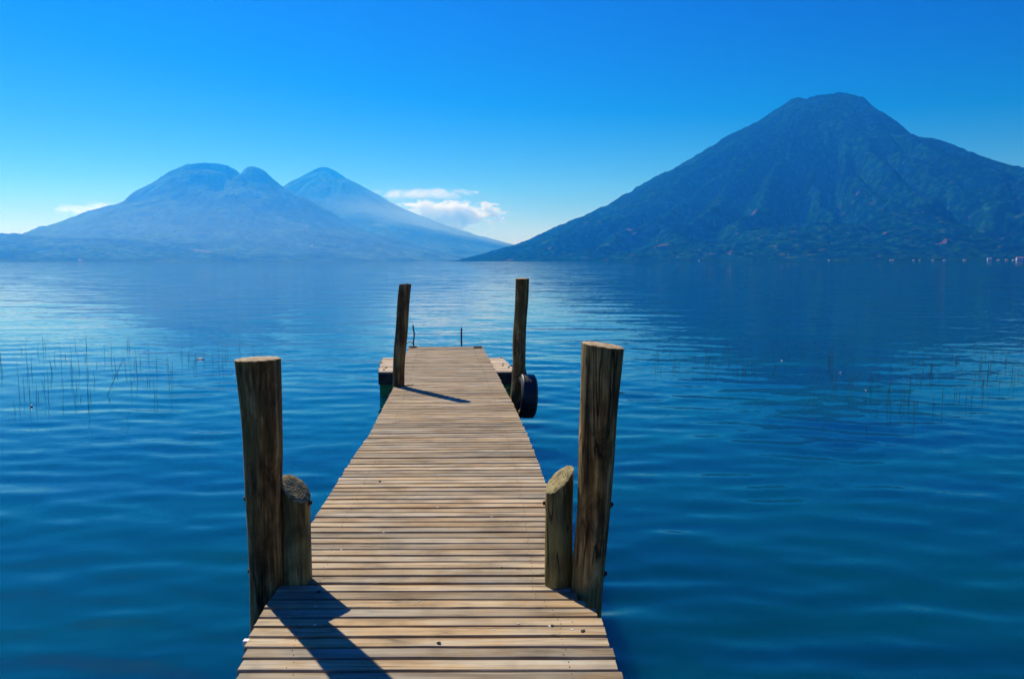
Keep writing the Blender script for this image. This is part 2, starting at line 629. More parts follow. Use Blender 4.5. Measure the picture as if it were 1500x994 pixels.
class Cone:
    """a volcano: a radial height profile on each side, cut by gullies"""

    def __init__(s, top_px, D, left, right, seed, gully=70.0, ng=26, rough=14.0, rimcut=0.04, rimr=320.0, carve=(), rl=None, rr=None, notch=()):
        s.notch = notch
        s.rimr = rimr
        c = on_y(top_px[0], top_px[1], D)
        s.cx, s.cy, s.H = c.x, D, c.z
        def prof(pts):
            q = [on_y(p[0], p[1], D) for p in pts]
            r = [0.0] + [abs(v.x - s.cx) for v in q]
            h = [s.H] + [v.z for v in q]
            return np.array(r), np.array(h)
        s.L = prof(left) if left else (np.array([p[0] for p in rl], float), np.array([p[1] for p in rl], float))
        s.Rt = prof(right) if right else (np.array([p[0] for p in rr], float), np.array([p[1] for p in rr], float))
        s.rmax = max(s.L[0][-1], s.Rt[0][-1]) + 60
        s.seed, s.gully, s.ng, s.rough, s.rimcut, s.carve = seed, gully, ng, rough, rimcut, carve

    def height(s, x, y):
        dx = x - s.cx
        dy = y - s.cy
        r = np.sqrt(dx * dx + dy * dy)
        c = dx / np.maximum(r, 1e-6)
        w = 0.5 + 0.5 * np.sin(np.clip(c, -1, 1) * math.pi / 2)
        hl = np.interp(r, s.L[0], s.L[1])
        hr = np.interp(r, s.Rt[0], s.Rt[1])
        h = hl * (1 - w) + hr * w
        f = np.clip(-dy / np.maximum(r, 1e-6), 0, 1)          # towards the lake
        rim = 1 - np.clip((r - s.rimr) / (0.8 * s.rimr), 0, 1)
        rim = rim * rim * (3 - 2 * rim)
        near0 = np.clip(r / (0.15 * s.rimr), 0, 1)
        h = h * (1 - s.rimcut * np.clip(f * 2.2, 0, 1) * rim * near0)
        phi = np.arctan2(dx, -dy)
        warp = (fbm(x / 800.0, y / 800.0, s.seed + 50, 4) - 0.5) * 2.6
        a = phi * s.ng / (2 * math.pi) + warp
        g1 = 1 - np.abs(2 * vnoise(a, r / 2600.0, s.seed) - 1)
        g2 = 1 - np.abs(2 * vnoise(a * 2.7 + 3, r / 1400.0, s.seed + 5) - 1)
        env = np.clip(r / (0.35 * s.H + 300), 0, 1) ** 1.3 * np.clip(h / (0.28 * s.H), 0, 1)
        side = 1 - 0.75 * np.clip(np.abs(c), 0, 1) ** 6
        h = h - s.gully * env * side * (g1 ** 2 * 1.0 * vnoise(a * 0.8 + 5, r / 900.0, s.seed + 3) * 1.8 + g2 ** 2 * 0.55 * vnoise(a + 8, r / 500.0, s.seed + 4) * 1.6 - 0.30)
        for (p0, wd, dep, r0, r1) in s.carve:
            e = np.exp(-((phi - p0 - 0.10 * (vnoise(r / 260.0, r * 0, 91) - 0.5)) / wd) ** 2)
            e = e * np.clip((r - r0) / 350.0, 0, 1) * np.clip((r1 - r) / 350.0, 0, 1)
            h = h - dep * 1.7 * e
        h = h + env * (fbm(x / 300.0, y / 300.0, s.seed + 9, 4) - 0.5) * s.gully * 0.85
        for (x0, wd, dep, rm) in s.notch:
            h = h - dep * np.exp(-((dx - x0) / wd) ** 2) * np.clip((rm - r) / 400.0, 0, 1)
        keep = np.clip(h / 40.0, 0, 1)
        h = h + keep * (fbm(x / 42.0, y / 42.0, s.seed + 20, 3, 0.6) - 0.5) * s.rough * 2
        return h

    def build(s, name, m, nr=330, nphi=900, front_dense=True):
        u = np.linspace(0, 1, nr)
        r = s.rmax * (0.55 * u + 0.45 * u ** 1.6)
        # more spokes on the side that faces the camera
        t = np.linspace(-1, 1, nphi)
        ph = math.pi * (0.62 * t + 0.38 * t ** 3)
        ph = ph[:-1]
        n = len(ph)
        rr, pp = np.meshgrid(r[1:], ph, indexing='ij')
        toc = math.atan2(-s.cx, s.cy)
        x = s.cx + rr * np.sin(pp + toc)
        y = s.cy - rr * np.cos(pp + toc)
        z = s.height(x, y)
        z = np.maximum(z, -0.8)
        z[-1, :] = -0.8
        V = np.empty((1 + (nr - 1) * n, 3))
        V[0] = (s.cx, s.cy, s.H)
        V[1:, 0] = x.ravel()
        V[1:, 1] = y.ravel()
        V[1:, 2] = z.ravel()
        i, k = np.meshgrid(np.arange(nr - 2), np.arange(n), indexing='ij')
        a = 1 + i * n + k
        b = 1 + i * n + (k + 1) % n
        Q = np.stack([a, b, b + n, a + n], -1).reshape(-1, 4)
        T = np.array([(0, 1 + (k2 + 1) % n, 1 + k2) for k2 in range(n)])
        me = bpy.data.meshes.new(name)
        me.vertices.add(len(V))
        me.vertices.foreach_set('co', V.ravel())
        nl = len(Q) * 4 + len(T) * 3
        me.loops.add(nl)
        me.loops.foreach_set('vertex_index', np.concatenate([Q.ravel(), T.ravel()]).astype(np.int32))
        me.polygons.add(len(Q) + len(T))
        st = np.concatenate([np.arange(len(Q)) * 4, len(Q) * 4 + np.arange(len(T)) * 3])
        me.polygons.foreach_set('loop_start', st.astype(np.int32))
        me.materials.append(m)
        me.update(calc_edges=True)
        me.validate()
        o = bpy.data.objects.new(name, me)
        COL.objects.link(o)
        tag(o, kind='structure')
        return o

    def hit(s, px, py):
        d = ray(px, py)
        t = np.linspace(500, s.cy * 1.2, 12000)
        x = EYE.x + d.x * t
        y = EYE.y + d.y * t
        z = EYE.z + d.z * t
        h = s.height(x, y)
        k = np.argmax((h > z) & (h > -1))
        return Vector((float(x[k]), float(y[k]), float(max(h[k], 0.5))))

near_cone = Cone((1215, 137), 7000,
    None, None, rl=[(0, 1347), (110, 1330), (193, 1306), (259, 1321), (303, 1308), (358, 1266), (407, 1232), (620, 1111), (895, 986), (1203, 799), (1513, 611), (1824, 417), (2138, 303), (2452, 172), (2609, 118), (2891, 38), (3021, 8), (3196, -8)],
    rr=[(0, 1347), (72, 1354), (150, 1349), (278, 1315), (439, 1149), (596, 1003), (756, 859), (976, 831), (1229, 705), (1417, 659), (1609, 624), (1949, 523), (2407, 356), (2984, 117), (3621, 3), (3907, -33)],
    seed=11, gully=95, ng=23, rough=15,
    carve=[(-0.46, 0.065, 170, 800, 2500), (-0.31, 0.055, 150, 700, 2500), (-0.17, 0.045, 90, 900, 2300), (-0.64, 0.055, 90, 600, 2700), (-0.82, 0.06, 90, 800, 2900), (-1.0, 0.06, 80, 900, 2900), (-0.02, 0.055, 90, 1000, 3000), (0.16, 0.06, 90, 600, 2600), (0.37, 0.07, 70, 900, 2800)])
near_cone.build('volcano', M['forest'])

far_cone = Cone((318, 239.5), 12000,
    None, None, rl=[(0, 1366), (181, 1373), (426, 1369), (674, 1256), (919, 1075), (1219, 807), (1663, 663), (1962, 544), (2211, 460), (2504, 300), (2853, 285), (2998, 325), (3146, 268), (3681, 192), (4660, 23), (5050, 0)],
    rr=[(0, 1366), (151, 1350), (273, 1345), (399, 1342), (543, 1326), (662, 1263), (778, 1149), (928, 1018), (1307, 843), (1591, 687), (1838, 527), (2076, 398), (2316, 364), (2518, 310), (2757, 217), (3094, 140), (3441, 76), (3836, 12), (4029, -17)],
    seed=31, gully=60, ng=15, rough=15, rimcut=0.09, rimr=650.0, notch=((285, 105, 130, 1100),))
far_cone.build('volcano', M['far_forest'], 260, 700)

back_cone = Cone((474, 244.5), 15500,
    [(467, 245.5), (456, 250), (436, 261.5), (416, 273), (376, 300), (340, 316), (290, 335), (200, 362), (120, 384)],
    [(481, 245.5), (492, 251), (507, 261), (537, 276.7), (567, 293.5), (608, 313.7), (653.5, 330.4), (694, 343), (724, 350.7), (745, 356), (800, 370), (880, 384)],
    seed=71, gully=60, ng=26, rough=10)
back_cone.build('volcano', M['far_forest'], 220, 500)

# ------------------------------------------------------------------ haze over the lake
def haze():
    X, Y0, Y1, Z0, Z1 = 19500, -18500, 21500, -2.0, 1800
    vs = [(x, y, z) for z in (Z0, Z1) for x, y in ((-X, Y0), (X, Y0), (X, Y1), (-X, Y1))]
    fs = [(3, 2, 1, 0), (4, 5, 6, 7), (0, 1, 5, 4), (1, 2, 6, 5), (2, 3, 7, 6), (3, 0, 4, 7)]
    m = bpy.data.materials.new('lake_haze')
    m.use_nodes = True
    nt = m.node_tree
    nt.nodes.clear()
    out = nt.nodes.new('ShaderNodeOutputMaterial')
    pv = nt.nodes.new('ShaderNodeVolumePrincipled')
    pv.inputs['Color'].default_value = HAZE_COL
    pv.inputs['Density'].default_value = HAZE_DENS
    pv.inputs['Density Attribute'].default_value = ''
    pv.inputs['Temperature Attribute'].default_value = ''
    pv.inputs['Anisotropy'].default_value = 0.40
    pv.inputs['Absorption Color'].default_value = (1, 1, 1, 1)
    L(nt, pv.outputs[0], out.inputs['Volume'])
    o = mesh_obj('haze', vs, fs, m)
    tag(o, kind='stuff')

HAZE_COL = (0.015, 0.27, 1.0, 1)
HAZE_DENS = 1.0e-4
haze()

# ------------------------------------------------------------------ clouds behind the volcanoes
def cloud(name, px0, py0, px1, py1, D, depth, dens, seed, label, thr=0.5, feather=1.0, col=(0.94, 0.975, 1, 1), soft=False):
    a = on_y(px0, py1, D)
    b = on_y(px1, py0, D)
    c = (a + b) / 2
    w, h = (b.x - a.x) / 2, (b.z - a.z) / 2
    m = bpy.data.materials.new('cloud_vapour')
    m.use_nodes = True
    nt = m.node_tree
    nt.nodes.clear()
    out = nt.nodes.new('ShaderNodeOutputMaterial')
    pv = nt.nodes.new('ShaderNodeVolumePrincipled')
    pv.inputs['Color'].default_value = col
    pv.inputs['Density Attribute'].default_value = ''
    pv.inputs['Temperature Attribute'].default_value = ''
    pv.inputs['Anisotropy'].default_value = 0.5
    tc = nt.nodes.new('ShaderNodeTexCoord')
    v = tc.outputs['Object']
    mp = nt.nodes.new('ShaderNodeMapping')
    mp.inputs['Location'].default_value = (seed, seed * 2.0, seed * 3.0)
    k = 1 / 480.0
    mp.inputs['Scale'].default_value = (k * 0.85, k, k * 1.9)
    L(nt, v, mp.inputs['Vector'])
    n = noise(nt, mp.outputs[0], 1.0, 7, 0.68, 0.5).outputs[0]
    sep = nt.nodes.new('ShaderNodeSeparateXYZ')
    L(nt, v, sep.inputs[0])
    ex = mth(nt, 'POWER', mth(nt, 'ABSOLUTE', mth(nt, 'DIVIDE', sep.outputs[0], w)), 2.0)
    ey = mth(nt, 'POWER', mth(nt, 'ABSOLUTE', mth(nt, 'DIVIDE', sep.outputs[1], depth)), 2.0)
    ez = mth(nt, 'POWER', mth(nt, 'ABSOLUTE', mth(nt, 'DIVIDE', sep.outputs[2], h)), 2.0)
    e = mth(nt, 'SUBTRACT', 1.0, mth(nt, 'ADD', mth(nt, 'ADD', ex, ey), ez))
    e = mth(nt, 'MAXIMUM', e, 0.0)
    q = mth(nt, 'ADD', n, mth(nt, 'MULTIPLY', mth(nt, 'SUBTRACT', mth(nt, 'POWER', e, 0.7), 1.0), 0.42 * feather))
    q = mth(nt, 'MULTIPLY', mth(nt, 'SUBTRACT', q, thr), 14.0, clamp=True)
    q = mth(nt, 'MULTIPLY', q, mth(nt, 'GREATER_THAN', e, 0.001))
    if soft:
        q = mth(nt, 'MULTIPLY', mth(nt, 'POWER', e, 1.8), mth(nt, 'ADD', mth(nt, 'MULTIPLY', n, 1.2), 0.4))
    L(nt, mth(nt, 'MULTIPLY', q, dens), pv.inputs['Density'])
    L(nt, pv.outputs[0], out.inputs['Volume'])
    bm = bmesh.new()
    bmesh.ops.create_icosphere(bm, subdivisions=3, radius=1.04)
    for vv in bm.verts:
        vv.co = Vector((vv.co.x * w, vv.co.y * depth, vv.co.z * h))
    me = bpy.data.meshes.new(name)
    bm.to_mesh(me)
    bm.free()
    me.materials.append(m)
    o = bpy.data.objects.new(name, me)
    COL.objects.link(o)
    o.location = c
    tag(o, label, kind='stuff')
    return o

cloud('cloud', 520, 285, 780, 346, 26000, 700, 0.009, 3.7, 'white cumulus bank trailing right from the rear volcano', 0.37)
cloud('cloud', 520, 272, 720, 296, 30000, 900, 0.0012, 8.4, 'thin cloud veil above the white cumulus bank', 0.36)
cloud('cloud', 60, 288, 250, 330, 26000, 900, 0.0012, 5.7, 'faint cloud wisp over the left flank', 0.40)

cloud('smoke_haze', 360, 255, 850, 450, 14000, 700, 0.0008, 2.2, 'pale bank of smoke drifting low between the two far volcanoes', 0.0, 0.6, (0.6, 0.84, 1, 1), True)
cloud('smoke_haze', -350, 240, 780, 500, 9300, 1600, 0.00010, 4.4, 'thin low haze lying over the lake before the left volcanoes', 0.0, 0.6, (0.6, 0.84, 1, 1), True)
cloud('smoke_plume', 500, 318, 585, 372, 13300, 250, 0.0009, 6.2, 'faint smoke plume rising behind the dark foothill', 0.36, 1.0, (0.6, 0.84, 1, 1))

# ------------------------------------------------------------------ the pier
def edge_fn(pts):
    w = [on_z(p[0], p[1], DECK) for p in pts]
    ys = np.array([v.y for v in w])[::-1] if w[0].y > w[-1].y else np.array([v.y for v in w])
    xs = np.array([v.x for v in w])[::-1] if w[0].y > w[-1].y else np.array([v.x for v in w])
    def f(y):
        if y < ys[0]:
            return float(xs[0])
        if y > ys[-1]:
            return float(xs[-1] + (y - ys[-1]) * (xs[-1] - xs[-3]) / (ys[-1] - ys[-3]))
        return float(np.interp(y, ys, xs))
    return f

left_edge = edge_fn([(598.6, 507), (577, 566), (539, 639), (523, 660), (456, 764), (432, 808), (416, 852), (392, 880), (370, 917), (343, 994)])
right_edge = edge_fn([(706, 507), (750, 590), (773, 639), (797, 703), (822, 780), (836, 866), (858, 888), (880, 908), (911, 994)])
END_Y = on_z(650, 507.5, DECK).y

pier = empty('wooden_pier', (-0.1, 8.0, 0))
tag(pier, 'long narrow wooden pier of weathered brown planks running out over the lake', 'pier')
PO = Vector((-0.1, 8.0, 0))

def planks():
    mb = MB()
    rnd = random.Random(21)
    y = 0.9
    pitch = 0.1
    y = END_Y - pitch * int((END_Y - 0.9) / pitch)
    first = True
    while y < END_Y - 0.02:
        wd = 0.0830 + rnd.uniform(-0.004, 0.003)
        th = 0.027
        ang_c = np.interp(y, [0, 3.2, 5, 7.5, 10, 13, 16], [0.0, 0.001, 0.0, 0.035, 0.065, 0.05, 0.03])
        ang = ang_c + rnd.gauss(0, 0.0022)
        if rnd.random() < 0.10:
            ang += rnd.choice((-1, 1)) * 0.006
        zt = DECK + rnd.gauss(0, 0.0012)
        tilt = rnd.gauss(0, 0.008)
        cup = rnd.uniform(0.0, 0.0012)
        bow = rnd.gauss(0, 0.0012)
        xl = left_edge(y) + rnd.gauss(0, 0.003)
        xr = right_edge(y) + rnd.gauss(0, 0.003)
        xc = (xl + xr) / 2
        ch = 0.004
        hw = wd / 2
        prof = [(-hw + ch, 0), (-hw / 2, -cup), (0, -cup * 1.3), (hw / 2, -cup), (hw - ch, 0), (hw, -ch), (hw, -th), (-hw, -th), (-hw, -ch)]
        n = len(prof)
        seg = 10
        vs = []
        for i in range(seg + 1):
            x = xl + (xr - xl) * i / seg
            u = (x - xc) / 0.75
            yy = y + 0.05 + (x - xc) * math.tan(ang) + bow * (1 - u * u) + rnd.gauss(0, 0.0006)
            zz = zt + rnd.gauss(0, 0.0004)
            for (py, pz) in prof:
                vs.append((x - PO.x + (rnd.gauss(0, 0.0008) if i in (0, seg) else 0), yy + py - PO.y, zz + pz + py * tilt))
        fs = [tuple(range(n))[::-1], tuple(seg * n + k for k in range(n))]
        for i in range(seg):
            for k in range(n):
                fs.append((i * n + k, i * n + (k + 1) % n, (i + 1) * n + (k + 1) % n, (i + 1) * n + k))
        mb.add(vs, [f[::-1] for f in fs])
        # screw heads over the two bearers
        for fx in (0.13, 0.87):
            for fy in (-0.022, 0.022):
                sx = xl + (xr - xl) * fx + rnd.gauss(0, 0.006)
                sy = y + 0.05 + (sx - xc) * math.tan(ang) + fy + rnd.gauss(0, 0.003)
                c = Vector((sx - PO.x, sy - PO.y, zt + 0.0008))
                k6 = [c + Vector((0.0026 * math.cos(a * math.pi / 3), 0.0026 * math.sin(a * math.pi / 3), 0)) for a in range(6)]
                k6b = [v - Vector((0, 0, 0.004)) for v in k6]
                mb.add(k6 + k6b, [tuple(range(6))] + [(a, 6 + a, 6 + (a + 1) % 6, (a + 1) % 6) for a in range(6)], 1)
        y += pitch
    mb.build('deck_boards', [M['deck'], M['rust']], pier)

planks()

def bearers():
    for f, inset in ((left_edge, 0.16), (right_edge, -0.16)):
        mb = MB()
        ys = np.linspace(0.9, END_Y - 0.08, 16)
        for a, b in zip(ys[:-1], ys[1:]):
            def xx(q):
                base = np.interp(q, [0.9, END_Y], [0, 0])
                return (left_edge_s(q) if inset > 0 else right_edge_s(q)) + inset
            p = Vector((xx(a), a, DECK - 0.029 - 0.075)) - PO
            q = Vector((xx(b), b, DECK - 0.029 - 0.075)) - PO
            w, h = 0.035, 0.075
            vs = []
            for e in (p, q):
                vs += [e + Vector((-w, 0, -h)), e + Vector((w, 0, -h)), e + Vector((w, 0, h)), e + Vector((-w, 0, h))]
            mb.add(vs, [(0, 1, 2, 3)[::-1], (4, 5, 6, 7)][:0] + [(0, 1, 5, 4), (1, 2, 6, 5), (2, 3, 7, 6), (3, 0, 4, 7)])
        mb.build('bearer', M['beam'], pier)
    for yy in (1.3, 3.75, 7.2, 10.3, 12.6):
        mb = MB()
        xl, xr = left_edge_s(yy) + 0.02, right_edge_s(yy) - 0.02
        mb.box(((xl + xr) / 2 - PO.x, yy - PO.y, DECK - 0.25), (xr - xl, 0.09, 0.13))
        mb.build('cross_beam', M['beam'], pier)
        for xs in (xl + 0.2, xr - 0.2):
            mb = MB()
            mb.tube([(xs - PO.x, yy - PO.y, -0.95), (xs - PO.x, yy - PO.y, DECK - 0.32)], 0.06, 12)
            mb.build('pile', M['beam'], pier)

def left_edge_s(y):
    return float(np.interp(y, [0.9, 3.4, 3.95, 4.6, 8, 16], [left_edge(0.9), left_edge(3.3), left_edge(4.1), left_edge(4.6), left_edge(8), left_edge(15.6)]))

def right_edge_s(y):
    return float(np.interp(y, [0.9, 3.4, 3.95, 4.6, 8, 16], [right_edge(0.9), right_edge(3.3), right_edge(4.1), right_edge(4.6), right_edge(8), right_edge(15.6)]))

bearers()
# white end of a bracket on the left edge of the pier, two metal end plates
p = on_z(361, 946, DECK - 0.03)
mb = MB()
mb.box(Vector((p.x - 0.0, p.y, DECK - 0.012)) - PO, (0.022, 0.03, 0.022), ch=0.003)
mb.build('edge_bracket', M['white_paint'], pier)
for (px, w) in ((605, 0.13), (700, 0.15)):
    p = on_z(px, 509, DECK)
    mb = MB()
    mb.box(Vector((p.x, p.y - 0.02, DECK + 0.012)) - PO, (w, 0.07, 0.022), ch=0.004)
    mb.box(Vector((p.x, p.y + 0.05, DECK - 0.02)) - PO, (w, 0.02, 0.09))
    mb.build('end_plate', M['rust'], pier)
# wire loop at the far left corner
p = on_z(601, 509, DECK)
mb = MB()
pts = []
for i in range(15):
    t = math.pi * i / 14
    pts.append(Vector((p.x - 0.01 + 0.075 * math.cos(t), p.y + 0.02, DECK + 0.018 + 0.085 * math.sin(t))) - PO)
mb.tube(pts, 0.006, 6)
mb.build('tie_loop', M['rope'], pier)
# bird droppings and scraps on the boards
mb = MB()
rnd = random.Random(5)
for (px, py, r) in ((641, 743, 5), (732, 676, 4), (462, 888, 5), (461, 915, 7), (806, 917, 7), (838, 922, 6), (759, 913, 5), (720, 757, 5), (562, 780, 4), (500, 805, 4), (742, 762, 4), (838, 910, 3), (585, 812, 3), (680, 640, 3), (724, 923, 4), (640, 700, 3), (614, 880, 3)):
    p = on_z(px, py, DECK)
    rr = r * 0.0008
    n = 9
    vs = [Vector((p.x + rr * rnd.uniform(0.5, 1.5) * 1.6 * math.cos(2 * math.pi * k / n), p.y + rr * rnd.uniform(0.5, 1.3) * math.sin(2 * math.pi * k / n), DECK + 0.0035)) - PO for k in range(n)]
    lo = [v - Vector((0, 0, 0.003)) for v in vs]
    mb.add(vs + lo, [tuple(range(n))] + [(k, n + k, n + (k + 1) % n, (k + 1) % n) for k in range(n)], 0)
o = mb.build('dropping', M['dropping'], pier)
tag(o, kind='stuff')
mb = MB()
for (px, py) in ((806, 917), (465, 867), (640, 941), (852, 925), (735, 832), (555, 705)):
    p = on_z(px, py, DECK)
    for q in range(2):
        c = p + Vector((rnd.uniform(-0.012, 0.012), rnd.uniform(-0.01, 0.01), 0.004))
        mb.box(c - PO, (0.016, 0.009, 0.004), Matrix.Rotation(rnd.uniform(0, 3), 3, 'Z'))
o = mb.build('dead_leaf', M['rope'], pier)
tag(o, kind='stuff')

# ------------------------------------------------------------------ posts
def post(name, label, base, top, r_bot, r_top, cut, seed, group, wood='post', end='end', bolts=(), wob=0.008, square=0.0, zb=-0.95):
    """a rough log from under the water to its sawn top; base/top are world points of its axis at deck level and top"""
    base = Vector(base)
    top = Vector(top)
    ax = (top - base)
    foot = base + ax * ((zb - base.z) / ax.z)
    root = empty(name, foot)
    tag(root, label, 'mooring post', group)
    rnd = random.Random(seed)
    na, nr = 40, 56
    hgt = top.z - zb
    verts = []
    ph = [rnd.uniform(0, 6.28) for _ in range(8)]
    cr_a = [rnd.uniform(0, 6.28) for _ in range(4)]
    def surf(t, k):
        th = 2 * math.pi * k / na
        z = zb + hgt * t
        c = foot.lerp(top, t)
        cx = c.x + wob * math.sin(3.1 * t * hgt + ph[0]) + wob * 0.6 * math.sin(7 * t * hgt + ph[1])
        cyy = c.y + wob * math.sin(2.7 * t * hgt + ph[2])
        tt = max(0.0, (z - DECK) / (top.z - DECK))
        r = r_bot + (r_top - r_bot) * tt
        r *= 1 + 0.035 * math.sin(th + ph[3] + z) + 0.028 * math.sin(2 * th + ph[4] - 1.3 * z) + 0.018 * math.sin(3 * th + ph[5] + 2.1 * z) + 0.012 * math.sin(7 * th + ph[6] + 0.6 * math.sin(3 * z))
        r *= 1 + 0.02 * math.sin(5.1 * z + ph[7]) + 0.014 * math.sin(11 * z + th * 2)
        for ci, ca in enumerate(cr_a):
            w = 0.05
            dth = (th - ca - 0.12 * math.sin(2.3 * z + ci) + math.pi) % (2 * math.pi) - math.pi
            r *= 1 - 0.055 * math.exp(-(dth / w) ** 2) * (0.5 + 0.5 * math.sin(1.9 * z + ci * 2.0))
        if square:
            q = max(abs(math.cos(th + 0.3)), abs(math.sin(th + 0.3)))
            r *= (1 - square) + square * (0.86 / q)
        x, y = cx + r * math.cos(th), cyy + r * math.sin(th)
        return x, y, z, r, c
    for i in range(nr):
        t = i / (nr - 1)
        for k in range(na):
            x, y, z, r, c = surf(t, k)
            dz = (cut[0] * (x - top.x) + cut[1] * (y - top.y)) * max(0.0, (t - 0.72) / 0.28)
            rag = 0.0015 * math.sin(k * 2.1 + seed) * (1 if i == nr - 1 else 0)
            verts.append(Vector((x, y, z + dz + rag)) - foot)
    fs, sm, mi = [], [], []
    for i in range(nr - 1):
        for k in range(na):
            fs.append((i * na + k, i * na + (k + 1) % na, (i + 1) * na + (k + 1) % na, (i + 1) * na + k))
            sm.append(True)
            mi.append(0)
    last = (nr - 1) * na
    ring = [verts[last + k].copy() for k in range(na)]
    cen = sum(ring, Vector()) / na
    prev = None
    for q, (f, dz) in enumerate(((1.0, 0.0), (0.94, 0.0035), (0.6, 0.003), (0.3, 0.002))):
        b = len(verts)
        verts += [cen + (v - cen) * f + Vector((0, 0, dz + rnd.gauss(0, 0.0003) * (q > 0))) for v in ring]
        if prev is not None:
            for k in range(na):
                fs.append((prev + k, prev + (k + 1) % na, b + (k + 1) % na, b + k))
                sm.append(True)
                mi.append(1)
        prev = b
    b = len(verts)
    verts.append(cen + Vector((0, 0, 0.001)))
    for k in range(na):
        fs.append((prev + k, prev + (k + 1) % na, b))
        sm.append(True)
        mi.append(1)
    fs.append(tuple(range(na))[::-1])
    sm.append(False)
    mi.append(0)
    mesh_obj('log', verts, fs, [M[wood], M[end]], root, sm, mi)
    for (z, th, ln) in bolts:
        t = (z - zb) / hgt
        k = th / (2 * math.pi) * na
        x, y, zz, r, c = surf(t, k)
        d = Vector((math.cos(th), math.sin(th), 0))
        p0 = Vector((x, y, zz)) - foot
        mb = MB()
        mb.tube([p0 - d * 0.02, p0 + d * ln], 0.006, 8)
        mb.tube([p0 - d * 0.002, p0 + d * 0.003], 0.017, 12)
        mb.tube([p0 + d * 0.004, p0 + d * 0.013], 0.011, 6)
        mb.build('bolt', M['rust'], root)
    return root

def axis(px0, py0, px1, py1, y):
    return on_y(px0, py0, y), on_y(px1, py1, y)

G1 = 'tall log posts standing in pairs along the pier'
G2 = 'short slant cut posts bolted beside the near tall posts'
b, t = axis(389.5, 862, 380, 526, 4.08)
post('mooring_post', 'thick tall dark log post at near left edge of pier, flat sawn top', b, t, 0.079, 0.103, (0.02, 0.0), 3, G1, bolts=((0.66 + 0.06, math.pi - 0.2, 0.012), (0.66 + 0.43, math.pi - 0.1, 0.014)), wob=0.006)
b, t = axis(434, 852, 433, 716, 4.13)
post('mooring_post', 'short left post beside the thick dark one, top sawn slanting to the right', b, t, 0.075, 0.072, (-0.75, 0.45), 9, G2, 'post_green', 'end_green', bolts=((0.66 + 0.40, 0.0, 0.014),), wob=0.003)
b, t = axis(862, 862, 880, 505, 4.02)
post('mooring_post', 'thick tall cracked log post at near right edge of pier, pale sunlit top', b, t, 0.078, 0.098, (-0.13, 0.02), 15, G1, bolts=((0.66 + 0.07, 0.1, 0.014), (0.66 + 0.42, 0.05, 0.012)), wob=0.007)
b, t = axis(817, 862, 819.5, 701, 4.08)
post('mooring_post', 'short right post with greenish wood, top sawn slanting to the left', b, t, 0.070, 0.069, (0.75, 0.38), 27, G2, 'post_green', 'end_green', bolts=((0.66 + 0.41, math.pi, 0.012),), wob=0.003)
b, t = axis(582.5, 566, 594.5, 417, 10.75)
post('mooring_post', 'slim leaning post on far left of pier casting a shadow on the boards', b, t, 0.075, 0.074, (0.05, -0.2), 33, G1, square=0.5, wob=0.010)
b, t = axis(756.5, 572, 766, 408, 10.35)
post('mooring_post', 'slim knotty post on far right of pier with a tyre hung beside it', b, t, 0.076, 0.081, (0.0, 0.05), 41, G1, wob=0.010)

# wire stub on the right tall post
p = on_y(897, 577, 4.02)
mb = MB()
mb.tube([(0, 0, 0), (0.02, 0, 0.004), (0.035, -0.01, 0.008), (0.045, -0.02, 0.004), (0.05, -0.02, 0.012)], 0.0022, 6)
o = mb.build('wire_stub', M['rust'], None, p)
tag(o, 'bent wire stub sticking out right of the cracked near right post', 'wire')
# splinters that lie at the feet of the far posts
for (px, py, lab) in ((596, 565, 'dark splinter of wood at the foot of the far left post'), (744, 569, 'small dark scrap of wood left of the far right post')):
    p = on_z(px, py, DECK + 0.004)
    mb = MB()
    mb.tube([(-0.07, 0, 0.004), (0.0, 0.01, 0.006), (0.06, 0.0, 0.012), (0.085, 0.01, 0.022)], [0.006, 0.009, 0.007, 0.003], 6)
    o = mb.build('wood_splinter', M['stick'], None, p)
    if px > 700:
        o.scale = (0.6, 0.7, 0.7)
    tag(o, lab, 'splinter')

